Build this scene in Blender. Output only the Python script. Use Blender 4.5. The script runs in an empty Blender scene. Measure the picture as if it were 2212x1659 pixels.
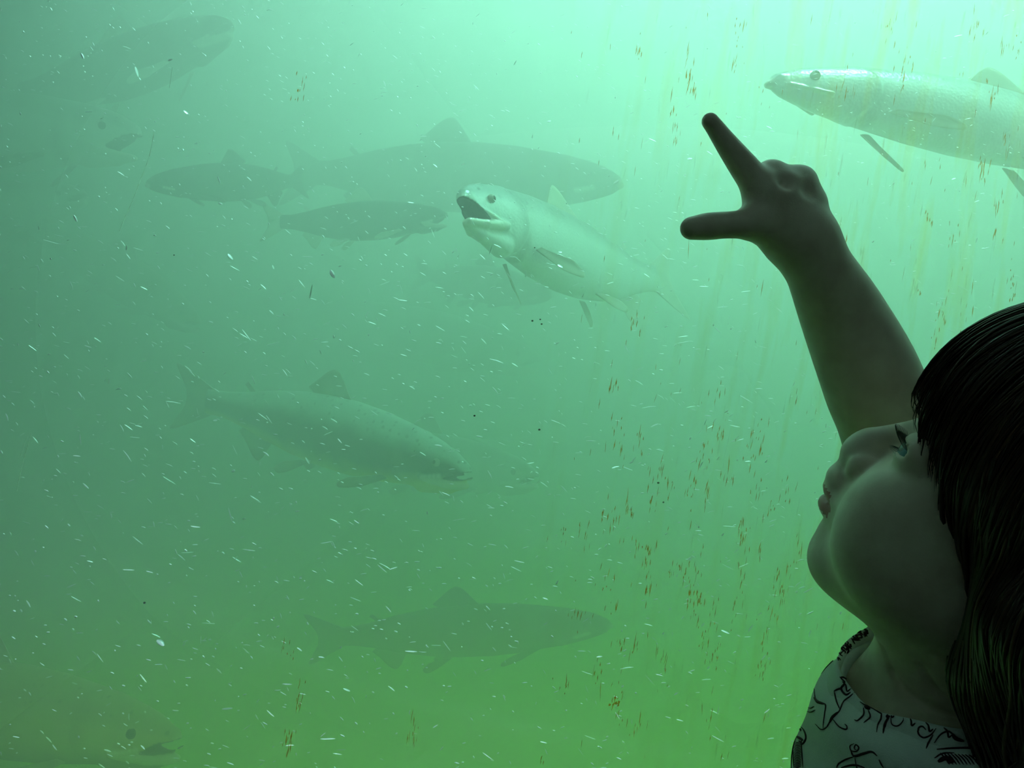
import bpy, bmesh, math, mathutils
V = mathutils.Vector
sc = bpy.context.scene
# ---------------------------------------------------------------- camera
F = 1736.0            # focal length in photo pixels (2212 wide)
CZ = .85
cam = bpy.data.cameras.new('camera'); co = bpy.data.objects.new('camera', cam); sc.collection.objects.link(co)
cam.sensor_width = 36; cam.lens = 36*F/2212; cam.clip_start = .01
co.location = (0, 0, CZ); co.rotation_euler = (math.pi/2, 0, 0); sc.camera = co
vs_ = sc.view_settings
vs_.view_transform = 'Standard'; vs_.look = 'None'; vs_.exposure = .02; vs_.gamma = 1; vs_.use_curve_mapping = False
sc.cycles.volume_bounces = 6; sc.cycles.max_bounces = 12; sc.cycles.transparent_max_bounces = 12
sc.cycles.adaptive_threshold = .04
sc.cycles.caustics_reflective = False; sc.cycles.caustics_refractive = False
# ---------------------------------------------------------------- daylight over the open tank
world = bpy.data.worlds.new('overcast sky'); sc.world = world; world.use_nodes = True
bg_ = world.node_tree.nodes['Background']
bg_.inputs[0].default_value = (0.483, 1, 1.115, 1); bg_.inputs[1].default_value = 6.37
sun = bpy.data.lights.new('sun', 'SUN'); sun_o = bpy.data.objects.new('sun', sun); sc.collection.objects.link(sun_o)
sun.energy = 8.37; sun.angle = math.radians(12); sun.color = (0.537, 1, 0.941); 
sun_o.rotation_euler = V((0.392, .02, 1)).to_track_quat('Z', 'Y').to_euler()
# ---------------------------------------------------------------- helpers
import numpy as np
from mathutils.bvhtree import BVHTree
RNG = np.random.default_rng(7)

def P(u, v, d):
    """point seen at photo pixel (u, v) when it stands d metres in front of the lens"""
    return np.array([(u-1106.0)/F*d, d, CZ+(829.5-v)/F*d])

def smin(a, b, k):
    h = np.clip(0.5+0.5*(b-a)/k, 0, 1)
    return b*(1-h)+a*h-k*h*(1-h)
def smax(a, b, k):
    return -smin(-a, -b, k)
def ell(p, c, r, R=None):
    q = p-np.asarray(c, float)
    if R is not None: q = q@R
    r = np.asarray(r, float)
    k0 = np.sqrt(((q/r)**2).sum(-1)); k1 = np.sqrt(((q/(r*r))**2).sum(-1))+1e-12
    return k0*(k0-1.0)/k1
def rcone(p, a, b, ra, rb):
    a = np.asarray(a, float); b = np.asarray(b, float); ab = b-a
    t = np.clip(((p-a)@ab)/max((ab@ab), 1e-12), 0, 1)
    return np.linalg.norm(p-a-t[..., None]*ab, axis=-1)-(ra+(rb-ra)*t)
def chain(p, pts, rad, k=0.004, n=4):
    """smoothly curved limb: a spline through pts with radii rad"""
    s = spline([np.append(a, r) for a, r in zip(pts, rad)], (len(pts)-1)*n+1)
    d = None
    for i in range(len(s)-1):
        e = rcone(p, s[i, :3], s[i+1, :3], s[i, 3], s[i+1, 3])
        d = e if d is None else np.minimum(d, e)
    return d

def surface_nets(fn, lo, hi, h, coarse=4):
    """mesh the zero level of fn on a grid of step h; the fine grid is only evaluated near the surface"""
    lo = np.asarray(lo, float); hi = np.asarray(hi, float)
    nc = np.ceil((hi-lo)/(h*coarse)).astype(int)+1
    H = h*coarse
    ax = [lo[i]+H*np.arange(nc[i]) for i in range(3)]
    G = np.stack(np.meshgrid(*ax, indexing='ij'), -1).reshape(-1, 3)
    dc = fn(G).reshape(nc)
    n = (nc-1)*coarse+1
    near = np.abs(dc) < H*1.9
    # cells with any near corner
    c = near[:-1, :-1, :-1].copy()
    for a in (0, 1):
        for b in (0, 1):
            for d in (0, 1):
                c |= near[a:a+nc[0]-1, b:b+nc[1]-1, d:d+nc[2]-1]
    idx = [np.minimum((np.arange(n[i]))//coarse, nc[i]-2) for i in range(3)]
    g = dc[np.ix_(*[np.minimum((np.arange(n[i])+coarse//2)//coarse, nc[i]-1) for i in range(3)])].astype(np.float32)
    m = c[np.ix_(*idx)]
    I = np.argwhere(m)
    pts = lo+h*I
    val = np.empty(len(I), np.float32)
    for s in range(0, len(I), 400000):
        val[s:s+400000] = fn(pts[s:s+400000])
    g[m] = val
    s = g < 0
    cnt = np.zeros(tuple(n-1), np.uint8)
    for a in (0, 1):
        for b in (0, 1):
            for d in (0, 1):
                cnt += s[a:a+n[0]-1, b:b+n[1]-1, d:d+n[2]-1]
    cells = np.argwhere((cnt > 0) & (cnt < 8))
    vid = -np.ones(tuple(n-1), np.int64); vid[tuple(cells.T)] = np.arange(len(cells))
    acc = np.zeros((len(cells), 3)); w = np.zeros(len(cells))
    cor = [(a, b, d) for a in (0, 1) for b in (0, 1) for d in (0, 1)]
    for i in range(8):
        for j in range(i+1, 8):
            A, B = np.array(cor[i]), np.array(cor[j])
            if np.abs(A-B).sum() != 1: continue
            va = g[tuple((cells+A).T)]; vb = g[tuple((cells+B).T)]
            x = (va < 0) != (vb < 0)
            t = np.where(x, va/np.where(x, va-vb, 1), 0)
            acc += np.where(x[:, None], A+(B-A)*t[:, None], 0); w += x
    vs = lo+h*(cells+acc/w[:, None])
    faces = []
    for ax_ in range(3):
        o1, o2 = [(1, 2), (2, 0), (0, 1)][ax_]
        sl = [slice(None)]*3; sl2 = [slice(None)]*3
        sl[ax_] = slice(0, -1); sl2[ax_] = slice(1, None)
        ch = s[tuple(sl)] != s[tuple(sl2)]
        E = np.argwhere(ch)
        E = E[(E[:, o1] > 0) & (E[:, o2] > 0) & (E[:, o1] < n[o1]-1) & (E[:, o2] < n[o2]-1)]
        u1 = np.zeros(3, int); u1[o1] = 1; u2 = np.zeros(3, int); u2[o2] = 1
        q = np.stack([vid[tuple((E-u1-u2).T)], vid[tuple((E-u2).T)], vid[tuple(E.T)], vid[tuple((E-u1).T)]], 1)
        flip = ~s[tuple(E.T)]
        q[flip] = q[flip][:, ::-1]
        faces.append(q)
    f = np.concatenate(faces); f = f[(f >= 0).all(1)]
    return vs, f

def relax(vs, f, it=2, k=0.5):
    for _ in range(it):
        acc = np.zeros_like(vs); n = np.zeros(len(vs))
        for a in range(4):
            b = (a+1) % 4
            np.add.at(acc, f[:, a], vs[f[:, b]]); np.add.at(n, f[:, a], 1)
            np.add.at(acc, f[:, b], vs[f[:, a]]); np.add.at(n, f[:, b], 1)
        vs = vs*(1-k)+acc/np.maximum(n, 1)[:, None]*k
    return vs

def mesh_np(name, vs, faces, mats, parent=None, smooth=True, midx=None, attr=None):
    me = bpy.data.meshes.new(name)
    if isinstance(faces, np.ndarray):
        k = faces.shape[1]
        me.vertices.add(len(vs)); me.vertices.foreach_set('co', np.asarray(vs, np.float32).ravel())
        me.loops.add(len(faces)*k); me.loops.foreach_set('vertex_index', faces.astype(np.int32).ravel())
        me.polygons.add(len(faces)); me.polygons.foreach_set('loop_start', np.arange(0, len(faces)*k, k, dtype=np.int32))
        me.update(calc_edges=True)
    else:
        me.from_pydata([tuple(v) for v in vs], [], faces)
    for m in (mats if isinstance(mats, (list, tuple)) else [mats]): me.materials.append(m)
    if midx is not None: me.polygons.foreach_set('material_index', np.asarray(midx, np.int32))
    if attr:
        for k_, a in attr.items():
            a = np.asarray(a, np.float32)
            at = me.attributes.new(k_, 'FLOAT', 'POINT'); at.data.foreach_set('value', a)
    if smooth: me.polygons.foreach_set('use_smooth', np.ones(len(me.polygons), bool))
    me.validate(); me.update()
    o = bpy.data.objects.new(name, me); sc.collection.objects.link(o)
    if parent is not None: o.parent = parent
    return o

def spline(pts, n):
    """Catmull-Rom through pts, n samples; extra columns ride along"""
    p = np.asarray(pts, float); p = np.vstack([2*p[0]-p[1], p, 2*p[-1]-p[-2]])
    t = np.linspace(0, len(p)-3-1e-9, n); i = t.astype(int); t = (t-i)[:, None]
    a, b, c, d = p[i], p[i+1], p[i+2], p[i+3]
    return 0.5*((2*b)+(c-a)*t+(2*a-5*b+4*c-d)*t*t+(3*b-a-3*c+d)*t**3)

def tube(pts, rad, sides=6, flat=1.0, nrm=None):
    """tube mesh data along pts (N,3) with radii rad (N), capped"""
    pts = np.asarray(pts, float); n = len(pts); rad = np.broadcast_to(rad, n)
    T = np.gradient(pts, axis=0); T /= np.linalg.norm(T, axis=1)[:, None]+1e-12
    up = np.array(nrm if nrm is not None else (0.13, 0.2, 0.97)); up = up/np.linalg.norm(up)
    A = np.cross(T, up); A /= np.linalg.norm(A, axis=1)[:, None]+1e-12; B = np.cross(T, A)
    th = np.arange(sides)/sides*2*np.pi
    v = pts[:, None]+rad[:, None, None]*(np.cos(th)[None, :, None]*A[:, None]+flat*np.sin(th)[None, :, None]*B[:, None])
    v = v.reshape(-1, 3); f = []
    i = np.arange(n-1)[:, None]*sides; j = np.arange(sides)[None]; k = (j+1) % sides
    f = np.stack([i+j, i+k, i+sides+k, i+sides+j], -1).reshape(-1, 4)
    return v, f[:, ::-1]

class Acc:
    def __init__(s): s.v = []; s.f = []; s.n = 0; s.m = []
    def add(s, v, f, m=0):
        s.v.append(np.asarray(v, float)); s.f.append(np.asarray(f)+s.n); s.n += len(v); s.m += [m]*len(f)
    def make(s, name, mats, parent=None, smooth=True):
        return mesh_np(name, np.vstack(s.v), np.vstack(s.f), mats, parent, smooth, s.m)

def cube(a, b):
    x0, y0, z0 = a; x1, y1, z1 = b
    v = np.array([(x, y, z) for x in (x0, x1) for y in (y0, y1) for z in (z0, z1)], float)
    f = np.array([(0, 1, 3, 2), (4, 6, 7, 5), (0, 4, 5, 1), (2, 3, 7, 6), (0, 2, 6, 4), (1, 5, 7, 3)])
    return v, f
def empty(name, loc=(0, 0, 0)):
    o = bpy.data.objects.new(name, None); sc.collection.objects.link(o); o.location = loc; o.empty_display_size = .05
    return o
def tag(o, label=None, cat=None, group=None, kind=None):
    if label: o['label'] = label
    if cat: o['category'] = cat
    if group: o['group'] = group
    if kind: o['kind'] = kind
    return o
def pmat(name, col, rough=.6, **kw):
    m = bpy.data.materials.new(name); m.use_nodes = True; b = m.node_tree.nodes['Principled BSDF']
    b.inputs['Base Color'].default_value = (*col, 1); b.inputs['Roughness'].default_value = rough
    for k, v in kw.items(): b.inputs[k.replace('_', ' ')].default_value = v
    return m
class NT:
    """tiny node-graph builder"""
    def __init__(s, m): s.t = m.node_tree; s.b = s.t.nodes.get('Principled BSDF')
    def n(s, typ, props=None, **ins):
        x = s.t.nodes.new(typ)
        for k, v in (props or {}).items(): setattr(x, k, v)
        for k, v in ins.items():
            key = int(k[1:]) if k[0] == '_' and k[1:].isdigit() else k.replace('_', ' ')
            if isinstance(v, bpy.types.NodeSocket): s.t.links.new(v, x.inputs[key])
            else: x.inputs[key].default_value = v
        return x
    def link(s, a, b): s.t.links.new(a, b)
    def ramp(s, fac, stops):
        r = s.n('ShaderNodeValToRGB', None, Fac=fac); e = r.color_ramp.elements
        while len(e) < len(stops): e.new(.5)
        for x, (p, c) in zip(e, stops): x.position = p; x.color = c if len(c) == 4 else (*c, 1)
        return r.outputs['Color']
# ---------------------------------------------------------------- tank and viewing room
WY0, WY1 = .605, .630          # glass
def block(name, a, b, m, parent=None, kind='structure', label=None):
    v, f = cube(a, b); o = mesh_np(name, v, f, [m], parent, False)
    if parent is None: tag(o, label, None, None, kind)
    return o
def rough_mat(name, c1, c2, scale, rough=.85, bump=.3):
    m = pmat(name, c1, rough); g = NT(m); p = g.n('ShaderNodeNewGeometry').outputs['Position']
    n1 = g.n('ShaderNodeTexNoise', None, Vector=p, Scale=scale, Detail=8.0).outputs['Fac']
    g.link(g.ramp(n1, [(.3, c1), (.7, c2)]), g.b.inputs['Base Color'])
    n2 = g.n('ShaderNodeTexNoise', None, Vector=p, Scale=scale*8, Detail=6.0).outputs['Fac']
    g.link(g.n('ShaderNodeBump', None, Height=n2, Strength=bump, Distance=.01).outputs['Normal'], g.b.inputs['Normal'])
    return m
m_conc = rough_mat('wet concrete', (.30, .33, .27), (.40, .42, .36), 3.0)
m_alga = rough_mat('algae covered bottom', (.50, .86, .02), (.58, .90, .03), 5.0)
m_wall = rough_mat('painted wall', (.42, .43, .41), (.50, .50, .48), 6.0)
m_carp = rough_mat('dark floor', (.03, .03, .032), (.05, .048, .045), 40.0)
m_frm = pmat('dark window frame', (.03, .03, .03), .4, Metallic=.6)
WZ = 2.05                      # water level
TB = 0.189                      # tank bottom
block('floor_tank', (-2.8, .632, -.1), (2.8, 5.2, TB), m_alga)
block('wall_tank_left', (-2.8, .631, TB), (-2.6, 5.2, 3.2), m_conc)
block('wall_tank_right', (2.6, .631, TB), (2.8, 5.2, 3.2), m_conc)
block('wall_tank_back', (-2.6, 5.0, TB), (2.6, 5.2, 3.5), m_conc)
block('added_tank_shade', (-2.6, .631, 2.61), (-0.047, 5.0, 2.7), m_conc)  # unseen slab, added to shade the left of the tank
# the murky water: clearer above, thick with green algae near the bottom
def water_mat(name, scat, absb):
    m = bpy.data.materials.new(name); m.use_nodes = True; nt = m.node_tree; nt.nodes.clear()
    out = nt.nodes.new('ShaderNodeOutputMaterial'); a_ = nt.nodes.new('ShaderNodeVolumeScatter'); b_ = nt.nodes.new('ShaderNodeVolumeAbsorption'); c_ = nt.nodes.new('ShaderNodeAddShader')
    nt.links.new(a_.outputs[0], c_.inputs[0]); nt.links.new(b_.outputs[0], c_.inputs[1]); nt.links.new(c_.outputs[0], out.inputs['Volume'])
    a_.inputs['Color'].default_value = (*scat, 1); a_.inputs['Density'].default_value = 1; a_.inputs['Anisotropy'].default_value = 0.172
    b_.inputs['Color'].default_value = (1-absb[0]/4, 1-absb[1]/4, 1-absb[2]/4, 1); b_.inputs['Density'].default_value = 4
    return m
WS = (2.063, 1.965, 1.904)                                # scattering per metre
block('water', (-2.599, WY1+.001, TB+.001), (2.599, 4.999, WZ), water_mat('murky water', WS, (0.413, 0.194, 0.415)))
for k, top in enumerate((0.620, 0.473, 0.346)):
    block('water_algae_layer', (-2.597+k*.002, WY1+.002+k*.001, TB+.003+k*.002), (2.597-k*.002, 4.997-k*.002, top), water_mat('green algae haze', (0, 0, 0), (0.166, 0.005, 0.871)))
# room shell
block('floor', (-2.8, -1.2, -.1), (2.8, .585, 0), m_carp)
block('ceiling', (-2.8, -1.2, 2.5), (2.8, .63, 2.6), m_wall)
block('wall_back', (-2.8, -1.4, 0), (2.8, -1.2, 2.5), m_wall)
block('wall_left_bounce', (-1.1, -1.2, 0), (-.90, .583, 2.5), rough_mat('white bounce wall', (.82, .82, .81), (.86, .86, .85), 6.0))  # unseen wall, set close and whitened to bounce window light onto the child
block('wall_right', (2.8, -1.4, 0), (3, .63, 2.5), m_wall)
acc = Acc(); X0, X1, Z0, Z1 = -.86, 1.15, .22, 1.62
for a_, b_ in (((-2.8, .585, 0), (X0, .63, 2.5)), ((X1, .585, 0), (2.8, .63, 2.5)), ((X0, .585, 0), (X1, .63, Z0)), ((X0, .585, Z1), (X1, .63, 2.5))):
    acc.add(*cube(a_, b_))
tag(acc.make('wall_front', [m_wall], None, False), kind='structure')
win = empty('window_1', ((X0+X1)/2, WY0, Z0)); win['kind'] = 'structure'; WO = np.array(win.location)
acc = Acc(); b = .04
for a_, b_ in (((X0, .57, Z0), (X0+b, .63, Z1)), ((X1-b, .57, Z0), (X1, .63, Z1)), ((X0+b, .57, Z0), (X1-b, .63, Z0+b)), ((X0+b, .57, Z1-b), (X1-b, .63, Z1))):
    v, f = cube(a_, b_); acc.add(v-WO, f)
acc.make('window_frame', [m_frm], win, False)
# glass: clear, with a faint film of algae and mineral that scrubbing has left in streaks
m_glass = bpy.data.materials.new('streaked viewing glass'); m_glass.use_nodes = True; g = NT(m_glass); g.t.nodes.clear()
geo = g.n('ShaderNodeNewGeometry'); sx = g.n('ShaderNodeSeparateXYZ', None, Vector=geo.outputs['Position'])
X, Z = sx.outputs['X'], sx.outputs['Z']
M = lambda op, a, b=0.0, c=0.0: g.n('ShaderNodeMath', {'operation': op}, _0=a, _1=b, _2=c).outputs[0]
xs = M('MULTIPLY_ADD', Z, -.16, X)                                  # streaks lean a little
cmb = lambda kx, kz, o_=0.0: g.n('ShaderNodeCombineXYZ', None, X=M('MULTIPLY', xs, kx), Y=o_, Z=M('MULTIPLY', Z, kz)).outputs[0]
big = g.n('ShaderNodeTexNoise', None, Vector=cmb(7, 2.2), Scale=1.0, Detail=3.0).outputs['Fac']
mid = g.n('ShaderNodeTexNoise', None, Vector=cmb(60, 8, 3.0), Scale=1.0, Detail=4.0).outputs['Fac']
fine = g.n('ShaderNodeTexNoise', None, Vector=cmb(330, 34, 7.0), Scale=1.0, Detail=3.0).outputs['Fac']
right = g.n('ShaderNodeMapRange', None, Value=M('ADD', X, M('MULTIPLY', big, .22)), From_Min=.10, From_Max=.44).outputs['Result']
film = M('MULTIPLY', g.n('ShaderNodeMapRange', None, Value=mid, From_Min=.50, From_Max=.78).outputs['Result'], right)
stk = M('MULTIPLY', g.n('ShaderNodeMapRange', None, Value=fine, From_Min=.63, From_Max=.74).outputs['Result'], M('MULTIPLY', right, g.n('ShaderNodeMapRange', None, Value=mid, From_Min=.42, From_Max=.6).outputs['Result']))
tr = g.n('ShaderNodeBsdfTransparent', None, Color=(.985, .99, .985, 1)).outputs[0]
gl = g.n('ShaderNodeBsdfGlossy', None, Roughness=.02).outputs[0]
fr = g.n('ShaderNodeFresnel', None, IOR=1.33).outputs[0]
s0 = g.n('ShaderNodeMixShader', None, _0=fr, _1=tr, _2=gl).outputs[0]
fl = g.n('ShaderNodeMixShader', None, _0=.35, _1=g.n('ShaderNodeBsdfTransparent', None, Color=(1.0, .86, .42, 1)).outputs[0], _2=g.n('ShaderNodeBsdfTranslucent', None, Color=(.95, .80, .30, 1)).outputs[0]).outputs[0]
hz = g.n('ShaderNodeMapRange', None, Value=M('ADD', X, M('MULTIPLY', big, .20)), From_Min=.02, From_Max=.40).outputs['Result']  # broad haze, added to lighten the right side of the view
s0 = g.n('ShaderNodeMixShader', None, _0=M('MULTIPLY', hz, .12), _1=s0, _2=g.n('ShaderNodeBsdfTranslucent', None, Color=(.96, .95, .62, 1)).outputs[0]).outputs[0]
s1 = g.n('ShaderNodeMixShader', None, _0=M('MULTIPLY', film, .55), _1=s0, _2=fl).outputs[0]
br = g.n('ShaderNodeBsdfTranslucent', None, Color=(.50, .24, .04, 1)).outputs[0]
s2 = g.n('ShaderNodeMixShader', None, _0=M('MULTIPLY', stk, .35), _1=s1, _2=br).outputs[0]
g.link(s2, g.n('ShaderNodeOutputMaterial').inputs['Surface'])
v, f = cube((X0+b, WY0, Z0+b), (X1-b, WY0+.018, Z1-b))
# only the wet face carries the film; the room face is clean
m_clean = bpy.data.materials.new('clean glass face'); m_clean.use_nodes = True; g2 = NT(m_clean); g2.t.nodes.clear()
g2.link(g2.n('ShaderNodeMixShader', None, _0=g2.n('ShaderNodeFresnel', None, IOR=1.45).outputs[0], _1=g2.n('ShaderNodeBsdfTransparent').outputs[0], _2=g2.n('ShaderNodeBsdfGlossy', None, Roughness=.01).outputs[0]).outputs[0], g2.n('ShaderNodeOutputMaterial').inputs['Surface'])
ctr = v[f].mean(1)
mesh_np('glass_pane', v-WO, f, [m_clean, m_glass], win, False, [1 if c[1] > WY0+.017 else 0 for c in ctr])

# rust coloured marks and scratches on the wet face
m_rust = bpy.data.materials.new('rust brown stain'); m_rust.use_nodes = True; g = NT(m_rust); g.t.nodes.clear()
g.link(g.n('ShaderNodeMixShader', None, _0=.45, _1=g.n('ShaderNodeBsdfTransparent', None, Color=(1, .62, .25, 1)).outputs[0], _2=g.n('ShaderNodeBsdfTranslucent', None, Color=(.80, .20, .02, 1)).outputs[0]).outputs[0], g.n('ShaderNodeOutputMaterial').inputs['Surface'])
m_scr = bpy.data.materials.new('pale scratch'); m_scr.use_nodes = True; g = NT(m_scr); g.t.nodes.clear()
g.link(g.n('ShaderNodeMixShader', None, _0=.5, _1=g.n('ShaderNodeBsdfTransparent').outputs[0], _2=g.n('ShaderNodeBsdfTranslucent', None, Color=(1, 1, .9, 1)).outputs[0]).outputs[0], g.n('ShaderNodeOutputMaterial').inputs['Surface'])
def flat_mark(acc, u, v_, L, w, lean, y=WY0+.0192, jag=.35):
    c = P(u, v_, y); n = 7
    t = np.linspace(-1, 1, n); ww = w*(1-np.abs(t)**1.6)*(1+RNG.uniform(-jag, jag, n)); ww[0] = ww[-1] = w*.08
    cx = t*L*math.sin(lean)+RNG.normal(0, w*.25, n); cz = t*L*math.cos(lean)
    L_ = np.stack([c[0]+cx-ww, np.full(n, y), c[2]+cz], 1); R2 = np.stack([c[0]+cx+ww*(1+RNG.uniform(-jag, jag, n)), np.full(n, y), c[2]+cz], 1)
    vv = np.vstack([L_, R2]); i = np.arange(n-1)
    ff = np.stack([i, i+n, i+n+1, i+1], 1)
    acc.add(vv-WO, ff)
pxm = lambda k: k*WY0/F
acc = Acc()
big_marks = [(1490, 165, 22, 4), (2124, 372, 26, 4), (2118, 352, 14, 3), (2003, 465, 12, 3), (1408, 1080, 10, 4), (1400, 1195, 14, 4), (1392, 1210, 16, 3), (1490, 1280, 12, 5), (1510, 1295, 14, 5), (1300, 1110, 14, 3), (1340, 1515, 8, 9),
 (1322, 1520, 6, 8), (625, 1600, 26, 4), (1363, 1105, 12, 3), (1475, 1230, 10, 4), (1395, 1285, 18, 4), (646, 195, 7, 3), (1988, 632, 7, 3), (2190, 645, 10, 4), (1430, 1010, 24, 2), (1325, 1130, 12, 2), (1500, 1040, 14, 2), (1640, 1190, 18, 3), (1560, 930, 16, 3),
 (1680, 1240, 16, 3), (2013, 480, 10, 3), (2090, 770, 14, 2), (2040, 690, 14, 3), (895, 1590, 18, 2), (1170, 1640, 10, 3), (645, 1490, 14, 2), (1720, 860, 14, 2), (1600, 1150, 20, 3), (2150, 500, 18, 3), (2165, 90, 30, 2), (2140, 215, 40, 2), (1485, 120, 30, 2), (1500, 190, 20, 3), (1460, 300, 18, 2)]
for u, v_, L, w in big_marks:
    for _ in range(4):
        flat_mark(acc, u+RNG.normal(0, w*.9), v_+RNG.normal(0, L*.5), pxm(L*.55), pxm(w*.26), math.radians(9+RNG.normal(0, 3)))
cl = [(1106+x/2, 830+y/2, 7) for x, y in ((455,170),(545,250),(460,300),(505,530),(425,590),(620,390),(605,500),(690,430),(835,480),(880,240),(1060,300),(1070,200),(1025,280),(935,400),(785,420),(760,490),(1045,470),(1130,550),(1190,480),(600,740),(530,720),(690,790),(740,820),(800,790),(1000,620),(1000,700),(595,890),(770,900),(805,930),(790,990),(985,860),(960,960),(1165,890),(1180,820),(1155,980),(1100,1110),(870,990),(430,950),(395,840),(290,1010),(525,1140),(460,1130),(880,1130),(830,1140),(860,1190),(650,1190),(370,1240),(850,1440),(440,1440),(450,1370),(230,1300),(530,1480),(1080,1220),(1240,740),(310,660),(200,650),(830,300),(900,20),(455,20))]
cl += [(x, y, 8) for x, y in ((1490,165),(1460,260),(1600,60),(1590,120),(2124,372),(2100,60),(2140,200),(2180,300),(2160,450),(2060,520),(2180,600),(2040,640),(2020,720),(1960,130),(1920,60),(2200,100),(1830,170),(1950,180),(1380,110),(645,190),(620,1400),(650,1500),(625,1600),(900,1580),(1370,700),(1820,560),(2090,700))]
for u, v_, n in cl:
    for _ in range(n):
        flat_mark(acc, u+RNG.normal(0, 9), v_+RNG.normal(0, 20), pxm(abs(RNG.normal(0, 7))+2.5), pxm(RNG.uniform(.35, 1.0)), math.radians(9+RNG.normal(0, 3)))
for _ in range(170):
    u, v_ = RNG.uniform(1230, 2200), RNG.uniform(20, 1640)
    flat_mark(acc, u, v_, pxm(abs(RNG.normal(0, 8))+2), pxm(RNG.uniform(.25, .7)), math.radians(9+RNG.normal(0, 3)))
o = acc.make('rust_streaks', [m_rust], win, False); o['kind'] = 'stuff'; o['label'] = 'short rust brown scrub streaks on the glass'
acc = Acc()
for pts, w in (([(333, 285), (322, 340), (305, 385), (288, 430), (270, 470), (258, 500)], .9), ([(68, 935), (52, 990), (36, 1060)], .6), ([(372, 145), (366, 190)], .6), ([(60, 940), (44, 985)], .5)):
    v, f = tube(np.array([P(x, y, WY0+.0190) for x, y in spline(pts, 24)]), pxm(w)*np.clip(.45+.6*np.sin(np.arange(24)*1.3)**2, 0, 1.2), 4); acc.add(v-WO, f)
acc.make('scratch', [m_scr], win, False)
# ---------------------------------------------------------------- the child
yaw, pit, rol = math.radians(29), math.radians(40), math.radians(10)
HF = np.array([-math.cos(yaw)*math.cos(pit), math.sin(yaw)*math.cos(pit), math.sin(pit)])
HU = np.array([math.cos(yaw)*math.sin(pit), -math.sin(yaw)*math.sin(pit), math.cos(pit)])
HL = np.cross(HU, HF)
HL, HU = HL*math.cos(rol)-HU*math.sin(rol), HU*math.cos(rol)+HL*math.sin(rol)
HM = np.stack([HF, HL, HU], 1)                       # head space (forward, left, up) -> world
HO = P(2300, 1138, .392)
def h2w(x, y, z): return HO+HM@(np.array([x, y, z])*.001)
def w2h(p): return ((p-HO)@HM)*1000.0

def R_axis(ax, deg):
    return np.array(mathutils.Matrix.Rotation(math.radians(deg), 3, ax))

def face_sdf(q):
    """head in millimetres: x forward, y left, z up, origin between the ears at eye level"""
    qa = q*np.array([1, 1, 1.]); qa = np.stack([q[:, 0], np.abs(q[:, 1]), q[:, 2]], 1)
    d = ell(q, (-8, 0, 30), (90, 70, 72))                       # cranium
    d = smin(d, ell(q, (40, 0, -36), (42, 50, 62)), 18)          # face block
    d = smin(d, ell(qa, (55, 31, -42), (27, 25, 33)), 14)        # cheeks
    d = smin(d, ell(qa, (36, 38, -58), (34, 20, 28)), 14)        # jaw
    d = smin(d, ell(q, (60, 0, -90), (17.5, 23, 17)), 20)          # chin
    d = smin(d, ell(q, (38, 0, -84), (34, 34, 18)), 16)          # under chin
    d = smin(d, ell(q, (73, 0, -55), (15, 24, 20)), 9)           # muzzle
    d = smax(d, -ell(qa, (89, 33, -7), (20, 18, 13)), 12)         # eye sockets
    d = smin(d, ell(qa, (67.5, 29.5, -9), (13.5, 15.5, 13)), 4)          # lids over the eye
    d = smin(d, rcone(q, (71, 0, 0), (89, 0, -27), 7.5, 9), 7)     # nose bridge
    d = smin(d, ell(q, (88.5, 0, -35), (13, 13, 13.5)), 5)         # tip
    d = smin(d, ell(qa, (82, 13, -38), (11, 7, 9.5)), 2.2)         # wings
    d = smax(d, -ell(qa, (88, 6, -46), (6, 4, 5.5)), 2)      # nostrils
    d = smin(d, ell(q, (88, 0, -53), (10, 14, 9)), 6)             # philtrum / upper lip
    lipx = 84-0.018*q[:, 1]**2
    ql = np.stack([q[:, 0]-lipx, q[:, 1]*0.28, q[:, 2]], 1)
    d = smin(d, ell(ql, (3.5, 0, -61), (7.5, 5.5, 4.8)), 3)          # upper lip
    d = smin(d, ell(ql, (-.2, 0, -70), (7.4, 4.8, 5)), 3)         # lower lip
    d = smax(d, -ell(ql, (9, 0, -65.6), (7, 5.2, 1.1)), 1.5)       # mouth line
    d = smin(d, ell(q, (69.5, 0, -79), (11.5, 17, 9)), 5)        # below the lower lip
    # eye slit
    d = smax(d, -ell(qa-np.array([0, 31, -9.5]), (82, 0, 0), (14, 12.5, 3.6)), 1.2)
    # ear
    e = ell(qa, (-6, 68, -8), (13, 6, 21))
    e = smax(e, -ell(qa, (-3, 75, -6), (8, 5, 14)), 3)
    d = smin(d, e, 4)
    return d

neckT = h2w(2, 0, -58); neckB = P(2030, 1560, .47)
chestC = P(2010, 1800, .465)
TF = np.array([-math.cos(math.radians(22)), math.sin(math.radians(22)), 0]); TL = np.array([-TF[1], TF[0], 0.])
TL = np.cross([0, 0, 1], TF)
TM = np.stack([TF, TL, [0, 0, 1.]], 1)
shL = P(2075, 1695, .47)+TL*.084; shR = P(2075, 1550, .47)-TL*.080
def torso_sdf(p, g=0.0):
    q = (p-chestC)@TM
    d = ell(q, (0.002, 0, 0.0), (.070+g, .094+g, .105+g))
    d = smin(d, ell(q, (0.004, 0, -.12), (.078+g, .092+g, .12+g)), .04)
    nb = neckB-np.array([0, 0, .022])
    d = smin(d, rcone(p, nb, shL, .027+g, .031+g), .02)
    d = smin(d, rcone(p, nb, shR, .027+g, .031+g), .02)
    return d
def head_body(p):
    d = face_sdf(w2h(p))*.001
    n = rcone(p, neckT, neckB, .044, .040)
    d = smin(d, n, .016)
    t = torso_sdf(p)
    return smin(d, t, .022)

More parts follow.
